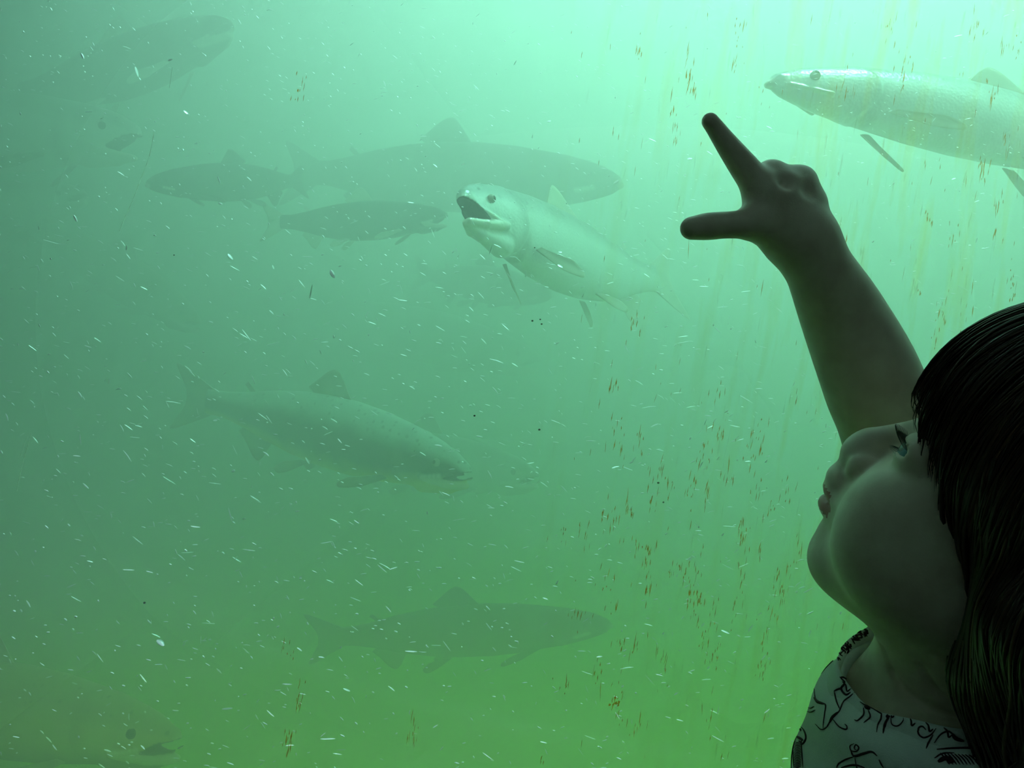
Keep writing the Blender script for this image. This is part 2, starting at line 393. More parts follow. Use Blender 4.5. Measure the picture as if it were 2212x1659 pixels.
# --- raised right arm and pointing hand
def Q(u, v, d): return P(u, v, d)
wr = Q(1742, 532, .492)
arm_pts = [shR, Q(1935, 985, .545), Q(1886, 830, .528), Q(1824, 690, .515), Q(1774, 590, .498), Q(1742, 528, .492)]
arm_rad = [.036, .0315, .0312, .0262, .0205, .0183]
def px(r, d): return r*d/F
def hand_sdf(p):
    d = chain(p, arm_pts, arm_rad, n=12)
    # back of the hand
    pal = rcone(p, Q(1733, 520, .492), Q(1672, 428, .487), px(56, .49), px(58, .487))
    pal = smin(pal, rcone(p, Q(1735, 505, .492), Q(1716, 420, .492), px(50, .49), px(52, .49)), .01)
    d = smin(d, pal, .014)
    d = smin(d, rcone(p, Q(1690, 500, .49), Q(1630, 478, .482), px(52, .49), px(36, .482)), .012)   # thumb mount
    # thumb
    d = smin(d, chain(p, [Q(1640, 484, .482), Q(1572, 486, .474), Q(1530, 489, .470), Q(1494, 493, .467)],
                      [px(33, .48), px(29, .474), px(29.5, .47), px(25, .467)], .004), .007)
    # index finger
    d = smin(d, chain(p, [Q(1652, 420, .486), Q(1608, 362, .482), Q(1571, 313, .478), Q(1546, 278, .475), Q(1534, 262, .473)],
                      [px(37, .486), px(31, .482), px(24.5, .478), px(20, .475), px(18.5, .473)], .004), .008)
    # middle, ring and little finger: knuckle, middle joint, tip curled in towards the palm
    for k1, k2, k3, k4, r in (((1676, 395, .492), (1668, 392, .519), (1660, 440, .516), (1672, 458, .502), 37),
                              ((1714, 401, .494), (1708, 406, .519), (1698, 446, .515), (1704, 464, .503), 34),
                              ((1742, 432, .497), (1741, 434, .516), (1728, 462, .519), (1722, 482, .508), 29)):
        c = chain(p, [Q(*k1), Q(*k2), Q(*k3), Q(*k4)], [px(r, .49), px(r-4, .52), px(r-7, .52), px(r-10, .52)], .003)
        d = smin(d, c, .006)
    # knuckle bumps
    for u, v, r in ((1664, 372, 24), (1732, 388, 24), (1758, 436, 22)):
        d = smin(d, np.linalg.norm(p-Q(u, v, .490), axis=-1)-px(r, .49), .008)
    # dimple grooves between the knuckles and web creases
    for u, v, r in ((1700, 388, 9), (1752, 405, 7)):
        d = smax(d, -(np.linalg.norm(p-Q(u, v, .472), axis=-1)-px(r+8, .47)), .006)
    return d
def legs_sdf(p):
    q = (p-chestC)@TM
    d = ell(q, (0, 0, -.22), (.078, .092, .075))
    for s_ in (1, -1):
        hip = np.array([0, .045*s_, -.24]); kn = np.array([.01, .05*s_, -.40]); an = np.array([-.01, .052*s_, -(chestC[2]-.055)])
        d = smin(d, chain(q, [hip, kn, an], [.052, .036, .024], .02), .03)
        d = smin(d, rcone(q, an+[0, 0, -.02], an+[.075, 0, -.034], .022, .017), .02)
    # left arm hanging down
    d2 = chain(p, [shL, shL+np.array([.03, -.01, -.15]), shL+np.array([-.01, .03, -.28])], [.034, .027, .018], .02)
    hd = shL+np.array([-.01, .03, -.28])
    d2 = smin(d2, ell(p, hd+np.array([-.008, .006, -.035]), (.015, .02, .032)), .01)
    for i, a in enumerate((-.015, -.005, .005, .014)):
        b = hd+np.array([-.008+a*.6, .006-a, -.055]); L_ = (.036, .042, .039, .03)[i]
        d2 = smin(d2, chain(p, [b, b+np.array([-.004, .002, -L_*.55]), b+np.array([-.010, .006, -L_])], [.0062, .0056, .0045], .002), .003)
    d2 = smin(d2, rcone(p, hd+np.array([-.012, -.004, -.012]), hd+np.array([-.028, -.008, -.05]), .008, .006), .005)
    return smin(d, d2, .002)


vox = 1.0
SHC = np.array([.2343, .45, 0.])
def collar(th, o=0., dz=0.):
    th = np.asarray(th); c_, s_ = np.cos(th)[..., None], np.sin(th)[..., None]
    return SHC+TF*(.048+o)*c_+TL*(.06+o)*s_+np.array([0, 0, 1.])*(.690-.003*c_-.010*s_+dz)

def hit(fn, u, v, d0=.3, d1=.75):
    """depth at which the view through (u, v) meets the surface fn"""
    d = d0
    for _ in range(90):
        x = float(fn(P(u, v, d)[None])[0])
        if x < 2e-4 or d > d1: break
        d += x*.8
    return d
def on(fn, u, v, lift=0.):
    return P(u, v, hit(fn, u, v)-lift)
creases = []
for pts in ([(1905, 1400), (1925, 1450), (1965, 1500), (2020, 1535), (2070, 1552)], [(1990, 1440), (2020, 1490), (2060, 1528)]):
    creases.append([on(head_body, u, v, -.0005) for u, v in pts])
def skin_fn(p):
    d = head_body(p)
    for c in creases:
        for a_, b_ in zip(c, c[1:]):
            d = smax(d, -rcone(p, a_, b_, .0016, .0016), .003)
    return d
def inside_opening(p, grow=0.):
    q = p-SHC; a_ = q@TF; b_ = q@TL
    return (np.sqrt((a_/(.048+grow))**2+(b_/(.06+grow))**2)-1)*.05
def shirt_fn(p):
    d = torso_sdf(p, .006)
    q = (p-chestC)@TM
    d = smin(d, ell(q, (0.002, 0, -.13), (.079, .100, .13)), .03)
    qq = (p-SHC)@TM-np.array([0, 0, .668])
    d = smin(d, ell(qq, (0, 0, -.004), (.056, .070, .020)), .022)
    d = smin(d, rcone(p, shL, shL+np.array([.03, -.01, -.10]), .040, .038), .015)       # left sleeve
    d = smin(d, rcone(p, shR, shR+(Q(1935, 985, .555)-shR)*.55, .042, .040), .015)       # right sleeve
    # soft folds running from the shoulder to the chest
    d = d+.0016*np.sin(p[:, 2]*70+p[:, 0]*140+1.2*np.sin(p[:, 1]*60))*np.clip((.66-p[:, 2])*20, 0, 1)
    th = np.arctan2((p-SHC)@TL/.06, (p-SHC)@TF/.048)
    zc = .690-.003*np.cos(th)-.010*np.sin(th)
    hole = smax(inside_opening(p, -.003), (zc-.030)-p[:, 2], .004)
    d = smax(d, -hole, .003)
    d = smax(d, p[:, 2]-(zc+.004), .003)*1.0 if False else d
    d = smax(d, -(p[:, 2]-(chestC[2]-.235)), .002)
    return d
def hair_fn(p):
    q = w2h(p)
    d = ell(q, (-9, 0, 31), (102, 79, 82))
    d = smin(d, ell(q, (-40, 0, -20), (58, 72, 60)), 14)
    opn = ell(q, (100, 0, -52), (80, 84, 60))
    d = smax(d, -opn, 8)*.001
    k = rcone(p, h2w(-22, 58, -20), P(2236, 1480, .375), .034, .030)
    k = smin(k, rcone(p, P(2236, 1480, .375), P(2252, 1720, .385), .030, .022), .01)
    k = smin(k, rcone(p, h2w(-60, 0, -20), P(2420, 1700, .45), .055, .05), .03)
    k2 = rcone(p, h2w(-22, -58, -20), h2w(-22, -58, -20)+np.array([.01, .01, -.16]), .030, .022)
    return smin(smin(d, k, .012), k2, .012)

sk_v, sk_f = surface_nets(skin_fn, (chestC[0]-.16, .3, chestC[2]-.24), (HO[0]+.13, .64, HO[2]+.13), .0016*vox)
sk_v = relax(sk_v, sk_f, 1, .4)
ar_v, ar_f = surface_nets(hand_sdf, (.09, .42, .72), (.42, .62, 1.05), .0010*vox)
ar_v = relax(ar_v, ar_f, 3, .5)
lg_v, lg_f = surface_nets(legs_sdf, chestC+np.array([-.22, -.22, -chestC[2]-.01]), chestC+np.array([.22, .22, .10]), .004)
lg_v = relax(lg_v, lg_f, 2, .5)
sh_v, sh_f = surface_nets(shirt_fn, chestC+np.array([-.2, -.2, -.26]), chestC+np.array([.2, .2, .22]), .002)
sh_v = relax(sh_v, sh_f, 2, .5)
ha_v, ha_f = surface_nets(hair_fn, HO+np.array([-.16, -.16, -.26]), HO+np.array([.16, .18, .14]), .0025)
ha_v = relax(ha_v, ha_f, 2, .5)

def trouser_fn(p):
    d = legs_sdf(p)-.007
    d = smax(d, .13-p[:, 2], .004)
    d = smax(d, p[:, 2]-(chestC[2]-.17), .004)
    q = (p-chestC)@TM
    return np.maximum(d, np.abs(q[:, 1])-.12)
tr_v, tr_f = surface_nets(trouser_fn, chestC+np.array([-.2, -.2, .09-chestC[2]]), chestC+np.array([.2, .2, -.14]), .004)
def shoe_fn(s_):
    an = np.array([-.012, .052*s_, -(chestC[2]-.035)])
    def f(p):
        q = (p-chestC)@TM
        d = rcone(q, an, an+[.085, .004*s_, -.008], .032, .029)
        d = smin(d, rcone(q, an, an+[0, 0, .05], .029, .031), .012)
        d = smax(d, -(q[:, 2]+chestC[2]), .004)
        return smax(d, q[:, 2]-(an[2]+.055), .003)
    return f
def flow_hair(n, seed=3):
    """locks combed from the crown over the hair mass, then hanging down"""
    rg = np.random.default_rng(seed)
    c0 = np.array([-.50, .10, .86]); c0 /= np.linalg.norm(c0)
    e2 = np.cross(c0, [1, 0, 0]); e2 /= np.linalg.norm(e2); e1 = np.cross(e2, c0)
    if e1[0] < 0: e1 = -e1
    if e2[1] < 0: e2 = -e2
    phi = np.radians(rg.uniform(-180, 180, n)); 
    k = rg.random(n) < .62; phi[k] = np.radians(rg.uniform(-25, 135, k.sum()))
    th = np.radians(rg.uniform(3, 30, n))
    dirn = np.cos(phi)[:, None]*e1+np.sin(phi)[:, None]*e2
    st = c0*np.cos(th)[:, None]+dirn*np.sin(th)[:, None]
    pos = HO+(np.array([-9, 0, 31])*.001+st*np.array([.102, .079, .082]))@HM.T
    tv = dirn*np.cos(th)[:, None]-c0*np.sin(th)[:, None]
    vel = tv@HM.T; vel /= np.linalg.norm(vel, axis=1)[:, None]
    lift = rg.uniform(.0002, .0042, n)
    wob = rg.uniform(0, 6.3, (n, 2)); amp = rg.uniform(.02, .09, n)[:, None]
    out = [pos.copy()]; st_ = .007
    def grad(p):
        e = .001; b = hair_fn(p)
        g = np.stack([hair_fn(p+np.eye(3)[i]*e)-b for i in range(3)], 1)
        return b, g/(np.linalg.norm(g, axis=1)[:, None]+1e-9)
    b, g = grad(pos)
    for i in range(52):
        vel = vel+np.array([0, 0, -.075])+amp*np.stack([np.sin(i*.5+wob[:, 0]), np.cos(i*.4+wob[:, 1]), np.zeros(n)], 1)
        vel = vel-g*(vel*g).sum(1)[:, None]
        vel /= np.linalg.norm(vel, axis=1)[:, None]+1e-9
        pos = pos+vel*st_
        b, g = grad(pos)
        pos = pos-g*(b-lift)[:, None]
        out.append(pos.copy())
    return np.array(out).transpose(1, 0, 2), rg
# --- materials of the child
m_skin = pmat('skin', (.62, .40, .31), .5, Subsurface_Weight=0.0)
g_ = NT(m_skin); tc = g_.n('ShaderNodeNewGeometry'); nz = g_.n('ShaderNodeTexNoise', None, Vector=tc.outputs['Position'], Scale=55.0, Detail=5.0)
g_.link(g_.ramp(nz.outputs['Fac'], [(.35, (.72, .54, .44)), (.65, (.82, .66, .54))]), g_.b.inputs['Base Color'])
nb_ = g_.n('ShaderNodeTexNoise', None, Vector=tc.outputs['Position'], Scale=900.0, Detail=2.0)
g_.link(g_.n('ShaderNodeBump', None, Height=nb_.outputs['Fac'], Strength=.12, Distance=.0006).outputs['Normal'], g_.b.inputs['Normal'])
m_lip = pmat('lip skin', (.48, .17, .15), .4)
m_nail = pmat('nail', (.72, .5, .44), .3)
m_hair = pmat('brown hair', (.05, .025, .012), .42)
g_ = NT(m_hair); at_ = g_.n('ShaderNodeAttribute', {'attribute_name': 'tone'})
g_.link(g_.ramp(at_.outputs['Fac'], [(0, (.018, .009, .005)), (.6, (.06, .03, .015)), (1, (.16, .085, .04))]), g_.b.inputs['Base Color'])
m_shirt = pmat('white cotton', (.84, .86, .86), .9)
g_ = NT(m_shirt); tc = g_.n('ShaderNodeNewGeometry'); nz = g_.n('ShaderNodeTexNoise', None, Vector=tc.outputs['Position'], Scale=1200.0, Detail=2.0)
g_.link(g_.n('ShaderNodeBump', None, Height=nz.outputs['Fac'], Strength=.35, Distance=.0008).outputs['Normal'], g_.b.inputs['Normal'])
m_ink = pmat('dark plum print', (.05, .018, .028), .9)
m_trous = pmat('navy cotton', (.03, .04, .09), .9)
m_shoe = pmat('grey canvas', (.2, .2, .22), .8)
m_eyew = pmat('eye white', (.75, .74, .72), .15)
m_iris = pmat('blue grey iris', (.10, .19, .25), .15)
m_pupil = pmat('pupil', (.004, .004, .004), .1)
m_lash = pmat('lashes', (.02, .012, .008), .6)

# the body: one mesh; lips and nail by material where the body has them
acc = Acc()
hq = w2h(sk_v[sk_f].mean(1))
isl = (np.abs(hq[:, 1]) < 17) & (hq[:, 0] > 78) & (hq[:, 2] < -60.5+np.abs(hq[:, 1])*.05) & (hq[:, 2] > -74.5+np.abs(hq[:, 1])*.25)
acc.add(sk_v, sk_f, 0)
acc.m = list(np.where(isl, 1, 0))
acc.add(ar_v, ar_f, 0); acc.add(lg_v, lg_f, 0)
person = acc.make('person', [m_skin, m_lip])
tag(person, 'small child in a white printed shirt, head tipped back, pointing up at the glass', 'person')

def ball(name, c, r, mats, parent, front=None, ang=()):
    bm = bmesh.new(); bmesh.ops.create_uvsphere(bm, u_segments=40, v_segments=24, radius=r)
    me = bpy.data.meshes.new(name); bm.to_mesh(me); bm.free()
    for m in mats: me.materials.append(m)
    if front is not None:
        f = V(front).normalized()
        q = V((0, 0, 1)).rotation_difference(f)
        me.transform(q.to_matrix().to_4x4())
        for p_ in me.polygons:
            a_ = math.degrees(p_.center.normalized().angle(f)); p_.material_index = sum(a_ < x for x in ang)
    me.transform(mathutils.Matrix.Translation(V(c)))
    o = bpy.data.objects.new(name, me); sc.collection.objects.link(o); o.parent = parent; me.shade_smooth()
    return o
for sy in (1, -1):
    e_ = ball('eye', h2w(67.0, sy*29.5, -9.5), .0124, [m_eyew, m_iris, m_pupil], person, HF*.9+HU*.05+HL*.38, (34, 16))
    a_ = Acc()
    for i in range(26):
        t = (i+.5)/26; y = sy*(20.5+t*19); 
        x0 = 81-abs(t-.45)**2*26; z0 = -6.2-abs(t-.45)**2*6
        le = 5.5+2.5*t
        pts = [h2w(x0-1, y, z0), h2w(x0+le*.55, y+sy*t*1.4, z0+le*.05), h2w(x0+le, y+sy*t*3, z0+le*.42)]
        v_, f_ = tube(spline(pts, 6), np.linspace(.00018, .00005, 6), 4); a_.add(v_, f_)
    for i in range(16):
        t = (i+.5)/16; y = sy*(22+t*16); x0 = 79.5-abs(t-.45)**2*22; z0 = -12.6
        pts = [h2w(x0-1, y, z0), h2w(x0+2, y+sy*t*.8, z0-1.2), h2w(x0+3.4, y+sy*t*1.5, z0-1.4)]
        v_, f_ = tube(spline(pts, 5), np.linspace(.00013, .00004, 5), 4); a_.add(v_, f_)
    a_.make('eyelashes', [m_lash], person)
    a_ = Acc()
    for i in range(60):
        t = RNG.random(); y = sy*(14+t*32); z0 = 5+7*math.sin(t*2.4)+RNG.uniform(-1.6, 1.6)
        dd = HM@np.array([0, sy*.9, .35*(1-t*1.2)]); base = h2w(95-abs(y)*.1, y, z0)
        # drop the hair onto the brow
        for _ in range(12): base = base-HF*float(face_sdf(w2h(base[None]))[0])*.001*.9
        pts = [base-HF*.0003, base+dd*.003+HF*.0004, base+dd*.0062+HF*.0002]
        v_, f_ = tube(spline(pts, 5), np.linspace(.00022, .00006, 5), 4); a_.add(v_, f_)
    a_.make('eyebrow', [m_lash], person)

# hair: mass plus combed locks
ST, rg = flow_hair(1900)
hv, hf, ht, n0 = [ha_v], [ha_f], [np.full(len(ha_v), .12)], len(ha_v)
for k in range(len(ST)):
    s_ = ST[k]; q = w2h(s_)
    stop = np.where((q[:, 2] < 12+rg.uniform(-10, 8)-np.clip(q[:, 1]-20, 0, 30)*.5) & (q[:, 0] > 48))[0]
    n_ = stop[0]+rg.integers(0, 3) if len(stop) else len(s_)-rg.integers(0, 8)
    if n_ < 8: continue
    s_ = spline(s_[:n_], int(n_*.9)+4)
    r_ = rg.uniform(.0005, .00125)*np.clip(np.minimum(np.linspace(0, 5, len(s_))+.3, np.linspace(4.5, 0.05, len(s_))), 0, 1)
    v_, f_ = tube(s_, r_, 4, .55)
    hv.append(v_); hf.append(f_+n0); n0 += len(v_); ht.append(np.full(len(v_), float(np.clip(rg.beta(1.6, 3.2), 0, 1))))
hair = mesh_np('hair', np.vstack(hv), np.vstack(hf), [m_hair], person, True, None, {'tone': np.concatenate(ht)})

# collar band standing round the neckline
TH = np.linspace(0, 2*np.pi, 97)[:-1]
prof = [(-.0012, -.016), (.0012, -.017), (.0022, -.010), (.0016, -.002), (.0004, .0016), (-.0012, .0008), (-.0016, -.004), (-.0018, -.012)]
cv = np.array([[collar(t, o+(.0035 if dz < -.008 else 0)+.0006*math.sin(t*9), dz+.0015*math.sin(5*t+1)) for o, dz in prof] for t in TH])
npf = len(prof); i = np.arange(96)[:, None]; j = np.arange(npf)[None]
cf = np.stack([i*npf+j, ((i+1) % 96)*npf+j, ((i+1) % 96)*npf+(j+1) % npf, i*npf+(j+1) % npf], -1).reshape(-1, 4)
cacc = Acc(); cacc.add(cv.reshape(-1, 3), cf, 0)
bvc = BVHTree.FromPolygons([tuple(v) for v in cv.reshape(-1, 3)], [tuple(int(q_) for q_ in f) for f in cf])
# shirt with its printed scribbles drawn onto the cloth
acc = Acc(); acc.add(sh_v, sh_f, 0)
bvh = BVHTree.FromPolygons([tuple(v) for v in sh_v], [tuple(int(i) for i in f) for f in sh_f])
cam_p = V((0, 0, CZ))
def stroke(pts, w, target=None):
    """pen line on the cloth, laid where the photo shows it"""
    o_, run = V((0, 0, CZ)), []
    sp = spline([(1650+x/3.936, 1300+y/3.936) for x, y in pts], max(8, len(pts)*5)) if len(pts) > 2 else np.linspace(*[(1650+x/3.936, 1300+y/3.936) for x, y in pts], 8)
    for u, v in sp:
        dr = (V(P(u, v, 1.0))-o_).normalized()
        h = (target or bvh).ray_cast(o_, dr)
        if h[0] is None or h[3] > .75 or h[1].dot(dr) > 0:
            continue
        run.append(np.array(h[0]+h[1]*.0002)); nn.append(h[1])
    if len(run) > 3:
        r_ = w*np.interp(np.linspace(0, 1, len(run)), [0, .15, .5, .85, 1], [.5, 1, 1.25, .9, .4])
        return tube(run, r_, 5)
    return None
nn = []
strokes = [([(430, 740), (440, 820), (470, 855), (525, 875), (520, 950), (510, 1020), (505, 1075)], 1), ([(430, 815), (460, 850), (520, 870)], 2.2),
 ([(440, 1040), (490, 1085), (540, 1060), (590, 970), (640, 935), (680, 850), (740, 800), (800, 740)], 1), ([(560, 1030), (590, 980), (640, 935)], 2),
 ([(600, 760), (620, 850), (650, 920)], 1), ([(590, 1000), (640, 1060), (700, 1085), (708, 1060), (690, 1040)], 1), ([(650, 640), (690, 690), (660, 740), (700, 790), (740, 770)], 1.6),
 ([(600, 760), (650, 740), (670, 760)], 1.4), ([(660, 640), (700, 660), (740, 700)], 1.6),
 ([(820, 850), (880, 885), (940, 880), (990, 880), (1000, 980), (970, 1050), (960, 1110)], 1), ([(860, 890), (910, 905), (950, 885)], 2.6), ([(850, 900), (850, 960), (800, 1010), (770, 1005)], 1),
 ([(890, 920), (905, 980), (850, 1030)], 1), ([(780, 820), (840, 790), (850, 800)], 1),
 ([(1130, 930), (1070, 970), (1030, 1050), (1015, 1120)], 1.6), ([(1080, 970), (1090, 1040), (1140, 1055), (1185, 1010), (1180, 960)], .8), ([(1130, 930), (1060, 960), (1050, 990)], 1.8),
 ([(1380, 1090), (1350, 1060), (1320, 1070), (1315, 1120), (1360, 1155), (1420, 1130), (1465, 1075)], 1.1), ([(1440, 1130), (1400, 1200), (1380, 1250)], 1),
 ([(1450, 1200), (1500, 1130), (1560, 1100), (1600, 1120), (1640, 1170), (1700, 1180)], 1), ([(1600, 1120), (1630, 1160), (1700, 1185)], 2.4),
 ([(790, 1260), (770, 1245), (785, 1215), (810, 1240), (790, 1270), (745, 1265), (735, 1225), (770, 1205)], .9), ([(740, 1260), (770, 1310), (850, 1290), (920, 1275), (965, 1310)], 1.5), ([(640, 1370), (700, 1340), (770, 1315)], 1),
 ([(660, 1410), (740, 1390), (800, 1390), (860, 1410)], 1.3), ([(620, 1410), (640, 1375), (700, 1340)], 1), ([(980, 1340), (1000, 1380), (1020, 1410)], 1),
 ([(250, 1100), (290, 1050), (340, 1090), (362, 1160), (330, 1210), (300, 1180)], 1.6), ([(270, 1090), (300, 1060), (320, 1100)], 2), ([(235, 1140), (215, 1230), (210, 1300)], 1.4),
 ([(320, 1160), (326, 1280), (335, 1410)], 1), ([(250, 1150), (252, 1280), (258, 1410)], 1), ([(230, 1190), (280, 1150), (340, 1180)], 2),
 ([(1470, 1255), (1620, 1245), (1780, 1250), (1850, 1320), (1880, 1410)], 1.3), ([(1480, 1360), (1540, 1330), (1600, 1350), (1560, 1370)], 3), ([(1450, 1330), (1520, 1290), (1620, 1285)], 1),
 ([(420, 690), (440, 670), (465, 680)], 1), ([(370, 900), (400, 905), (430, 890)], .8), ([(360, 930), (400, 938), (440, 920)], .8), ([(320, 870), (310, 930), (280, 970)], 1.2)]
for i in range(16):   # hatching
    y = 1180+i*14; strokes.append(([(256, y), (285, y+18), (322, y+4)], .7))
for i in range(12):
    x = 1500+i*30; strokes.append(([(x, 1285+i*2), (x+40, 1330), (x+80, 1385)], 1.0))
for st_, w_ in strokes:
    for b_, A_ in ((bvh, acc), (bvc, cacc)):
        r_ = stroke(st_, .00035*w_, b_)
        if r_ is not None: A_.add(r_[0], r_[1], 1)
rs = np.random.default_rng(5)
nv = np.cross(sh_v[sh_f[:, 1]]-sh_v[sh_f[:, 0]], sh_v[sh_f[:, 3]]-sh_v[sh_f[:, 0]]); nv /= np.linalg.norm(nv, axis=1)[:, None]+1e-12
fc = sh_v[sh_f].mean(1)
for _ in range(150):
    i = rs.integers(len(fc)); c, n_ = fc[i], nv[i]
    u_, w_ = 1106+c[0]/c[1]*F, 829.5-(c[2]-CZ)/c[1]*F
    if (n_@(c-np.array([0, 0, CZ])) < 0 and u_ < 2240 and w_ < 1720) or c[2] > .66: continue
    a_ = np.cross(n_, [0, 0, 1.]); a_ /= np.linalg.norm(a_)+1e-9; b_ = np.cross(n_, a_)
    an, k_ = rs.uniform(0, 6.3), rs.uniform(-2.2, 2.2); p_, run = c.copy(), []
    for q in range(14):
        p_ = p_+(a_*math.cos(an)+b_*math.sin(an))*.0028; an += k_*.22+rs.normal(0, .25)
        h_ = bvh.find_nearest(V(p_)); p_ = np.array(h_[0]); run.append(p_+np.array(h_[1])*.0002)
    r_ = tube(run, .00045*np.interp(np.linspace(0, 1, 14), [0, .2, .6, 1], [.5, 1, 1.4, .4]), 5); acc.add(r_[0], r_[1], 1)
shirt = acc.make('shirt', [m_shirt, m_ink], person)
tag(shirt, 'white cotton shirt printed with dark plum scribbled line drawings')

# collar writing
for i in range(46):
    x, y = 560+RNG.uniform(0, 300), 0; x = RNG.uniform(560, 870); y = 470-(x-560)*.82+RNG.uniform(-45, 55)
    a0 = RNG.uniform(-1, 1)
    r_ = stroke([(x, y), (x+RNG.uniform(-30, 35), y+RNG.uniform(8, 30)), (x+RNG.uniform(-45, 50), y+RNG.uniform(20, 55))], .0004, bvc)
    if r_ is not None: cacc.add(r_[0], r_[1], 1)
for x, y in ((700, 720), (830, 790), (950, 850), (1080, 940), (1250, 1010), (1400, 1060), (1560, 1110)):
    r_ = stroke([(x-30, y-40), (x, y-10), (x+10, y+40), (x+40, y+20)], .0004, bvc)
    if r_ is not None: cacc.add(r_[0], r_[1], 1)
cacc.make('collar', [m_shirt, m_ink], shirt)
mesh_np('trousers', tr_v, tr_f, [m_trous], person)
for s_ in (1, -1):
    a_ = TM@np.array([.03, .052*s_, 0])
    c_ = np.array([chestC[0], chestC[1], 0])+a_
    sv, sf = surface_nets(shoe_fn(s_), c_+np.array([-.11, -.11, -.01]), c_+np.array([.11, .11, .11]), .004)
    mesh_np('shoe', relax(sv, sf, 1), sf, [m_shoe], person)
m_fisheye = pmat('fish eye', (.5, .5, .4), .1); m_fishpupil = pmat('fish pupil', (.01, .01, .01), .1)
# ---------------------------------------------------------------- salmon
# outline of a salmon of unit length (snout x=0, end of the tail root x=.9)
FX = np.array([0, .02, .05, .09, .14, .20, .28, .38, .48, .58, .68, .76, .83, .88, .90])
FT = np.array([.016, .036, .052, .064, .076, .086, .098, .105, .104, .095, .077, .057, .043, .042, .043])
FB = np.array([-.014, -.028, -.040, -.053, -.066, -.076, -.091, -.101, -.102, -.094, -.076, -.054, -.039, -.037, -.038])
FW = np.array([.006, .016, .024, .032, .040, .046, .052, .056, .054, .047, .036, .025, .016, .009, .006])
def fish_sdf(gape):
    hinge = np.array([.098, 0, -.020])
    ang = gape
    def rot(p_, a_):
        c_, s_ = math.cos(a_), math.sin(a_); d_ = p_-hinge
        return hinge+np.array([d_[0]*c_-d_[2]*s_, d_[1], d_[0]*s_+d_[2]*c_])
    tip = rot(np.array([.004, 0, -.012]), ang); mid = rot(np.array([.045, 0, -.024]), ang)
    def f(p):
        x, y, z = p[:, 0], p[:, 1], p[:, 2]
        xc = np.clip(x, 0, .9)
        t = np.interp(xc, FX, FT); b = np.interp(xc, FX, FB); w = np.interp(xc, FX, FW)
        c = (t+b)/2; h = (t-b)/2
        k = np.sqrt(((z-c)/h)**2+(np.abs(y)/w)**2)
        d = (k-1)*np.minimum(h, w)
        d = np.where((x < 0) | (x > .9), np.sqrt(np.maximum(d, 0)**2+(x-xc)**2)+np.where(d < 0, 0, 0), d)
        d = smax(d, np.maximum(-x, x-.9), .01)
        # hooked upper snout
        d = smin(d, rcone(p, (.016, 0, .012), (-.002, 0, -.002), .017, .009), .006)
        # lower jaw and throat
        if gape > .02:
            cut = ell(p, tuple((hinge+(tip-hinge)*.55+np.array([-.004, 0, .012]))), (.058, .021, .006+.034*gape), R_axis('Y', 14+math.degrees(ang)*.4))
            d = smax(d, -cut, .003)
            pj = np.stack([x, np.abs(y), z], 1)
            rim = smin(rcone(pj, hinge+np.array([.012, .031, -.010]), mid+np.array([0, .019, 0]), .0085, .0085), rcone(pj, mid+np.array([0, .019, 0]), tip+np.array([.002, .004, 0]), .0085, .0075), .003)
            thr = rcone(p, hinge+np.array([.03, 0, -.034]), mid+np.array([.004, 0, -.012]), .024, .014)
            thr = smin(thr, rcone(p, mid+np.array([.004, 0, -.012]), tip+np.array([.006, 0, -.004]), .013, .006), .006)
            thr = smax(thr, -rcone(p, hinge+np.array([.01, 0, -.004]), tip+np.array([.008, 0, .008]), .021, .008), .003)
            d = smin(d, smin(thr, rim, .004), .006)
        ya = np.abs(y)
        # upper jaw bone
        pa = np.stack([x, ya, z], 1)
        d = smin(d, rcone(pa, (.03, .017, -.006), (.102, .033, -.030), .0032, .0052), .002)
        # gill cover: the head stands a little proud of the body
        gx = .192-.9*(z+.0)**2*8
        d = d-.0022*np.clip((gx-x)/.004+.5, 0, 1)*np.clip((x-.13)/.04, 0, 1)
        d = smax(d, -(np.abs(x-gx-.004)+.0)+.0014-np.clip(np.abs(z+.012)-.06, 0, 1), .001) if False else d
        # eye socket rim
        d = smax(d, -(np.linalg.norm(pa-np.array([.072, .037, .016]), axis=1)-.0105), .003)
        return d
    return f, tip, mid, (lambda p_: ell(p_, tuple((hinge+(tip-hinge)*.55+np.array([-.004, 0, .012]))), (.058, .021, .006+.034*gape), R_axis('Y', 14+math.degrees(ang)*.4)))
def fin(base, tips, th=.0016, mi=1):
    """thin webbed fin between a base line and a free edge, with rays"""
    n, m = 25, 9
    B = spline(base, n); T = spline(tips, n)
    t = np.linspace(0, 1, m)
    g = B[:, None]*(1-t)[None, :, None]+T[:, None]*t[None, :, None]
    du = np.gradient(g, axis=0); dv = np.gradient(g, axis=1)
    nn_ = np.cross(du, dv); nn_ /= np.linalg.norm(nn_, axis=2)[..., None]+1e-12
    thick = (th*(1-.75*t)[None, :]*(1+.45*np.cos(np.arange(n)*np.pi))[:, None])[..., None]
    a_, b_ = (g+nn_*thick).reshape(-1, 3), (g-nn_*thick).reshape(-1, 3)
    v = np.vstack([a_, b_]); N = n*m
    i = np.arange(n-1)[:, None]*m; j = np.arange(m-1)[None]
    q = np.stack([i+j, i+j+1, i+m+j+1, i+m+j], -1).reshape(-1, 4)
    f = [q, q[:, ::-1]+N]
    e = [(k, k+1) for k in range(m-1)]+[(k+m*(n-1)+1, k+m*(n-1)) for k in range(m-1)]
    e += [((k+1)*m, k*m) for k in range(n-1)]+[(k*m+m-1, (k+1)*m+m-1) for k in range(n-1)]
    f.append(np.array([(x, x+N, y+N, y) for x, y in e]))
    return v, np.vstack(f)
_fc = {}
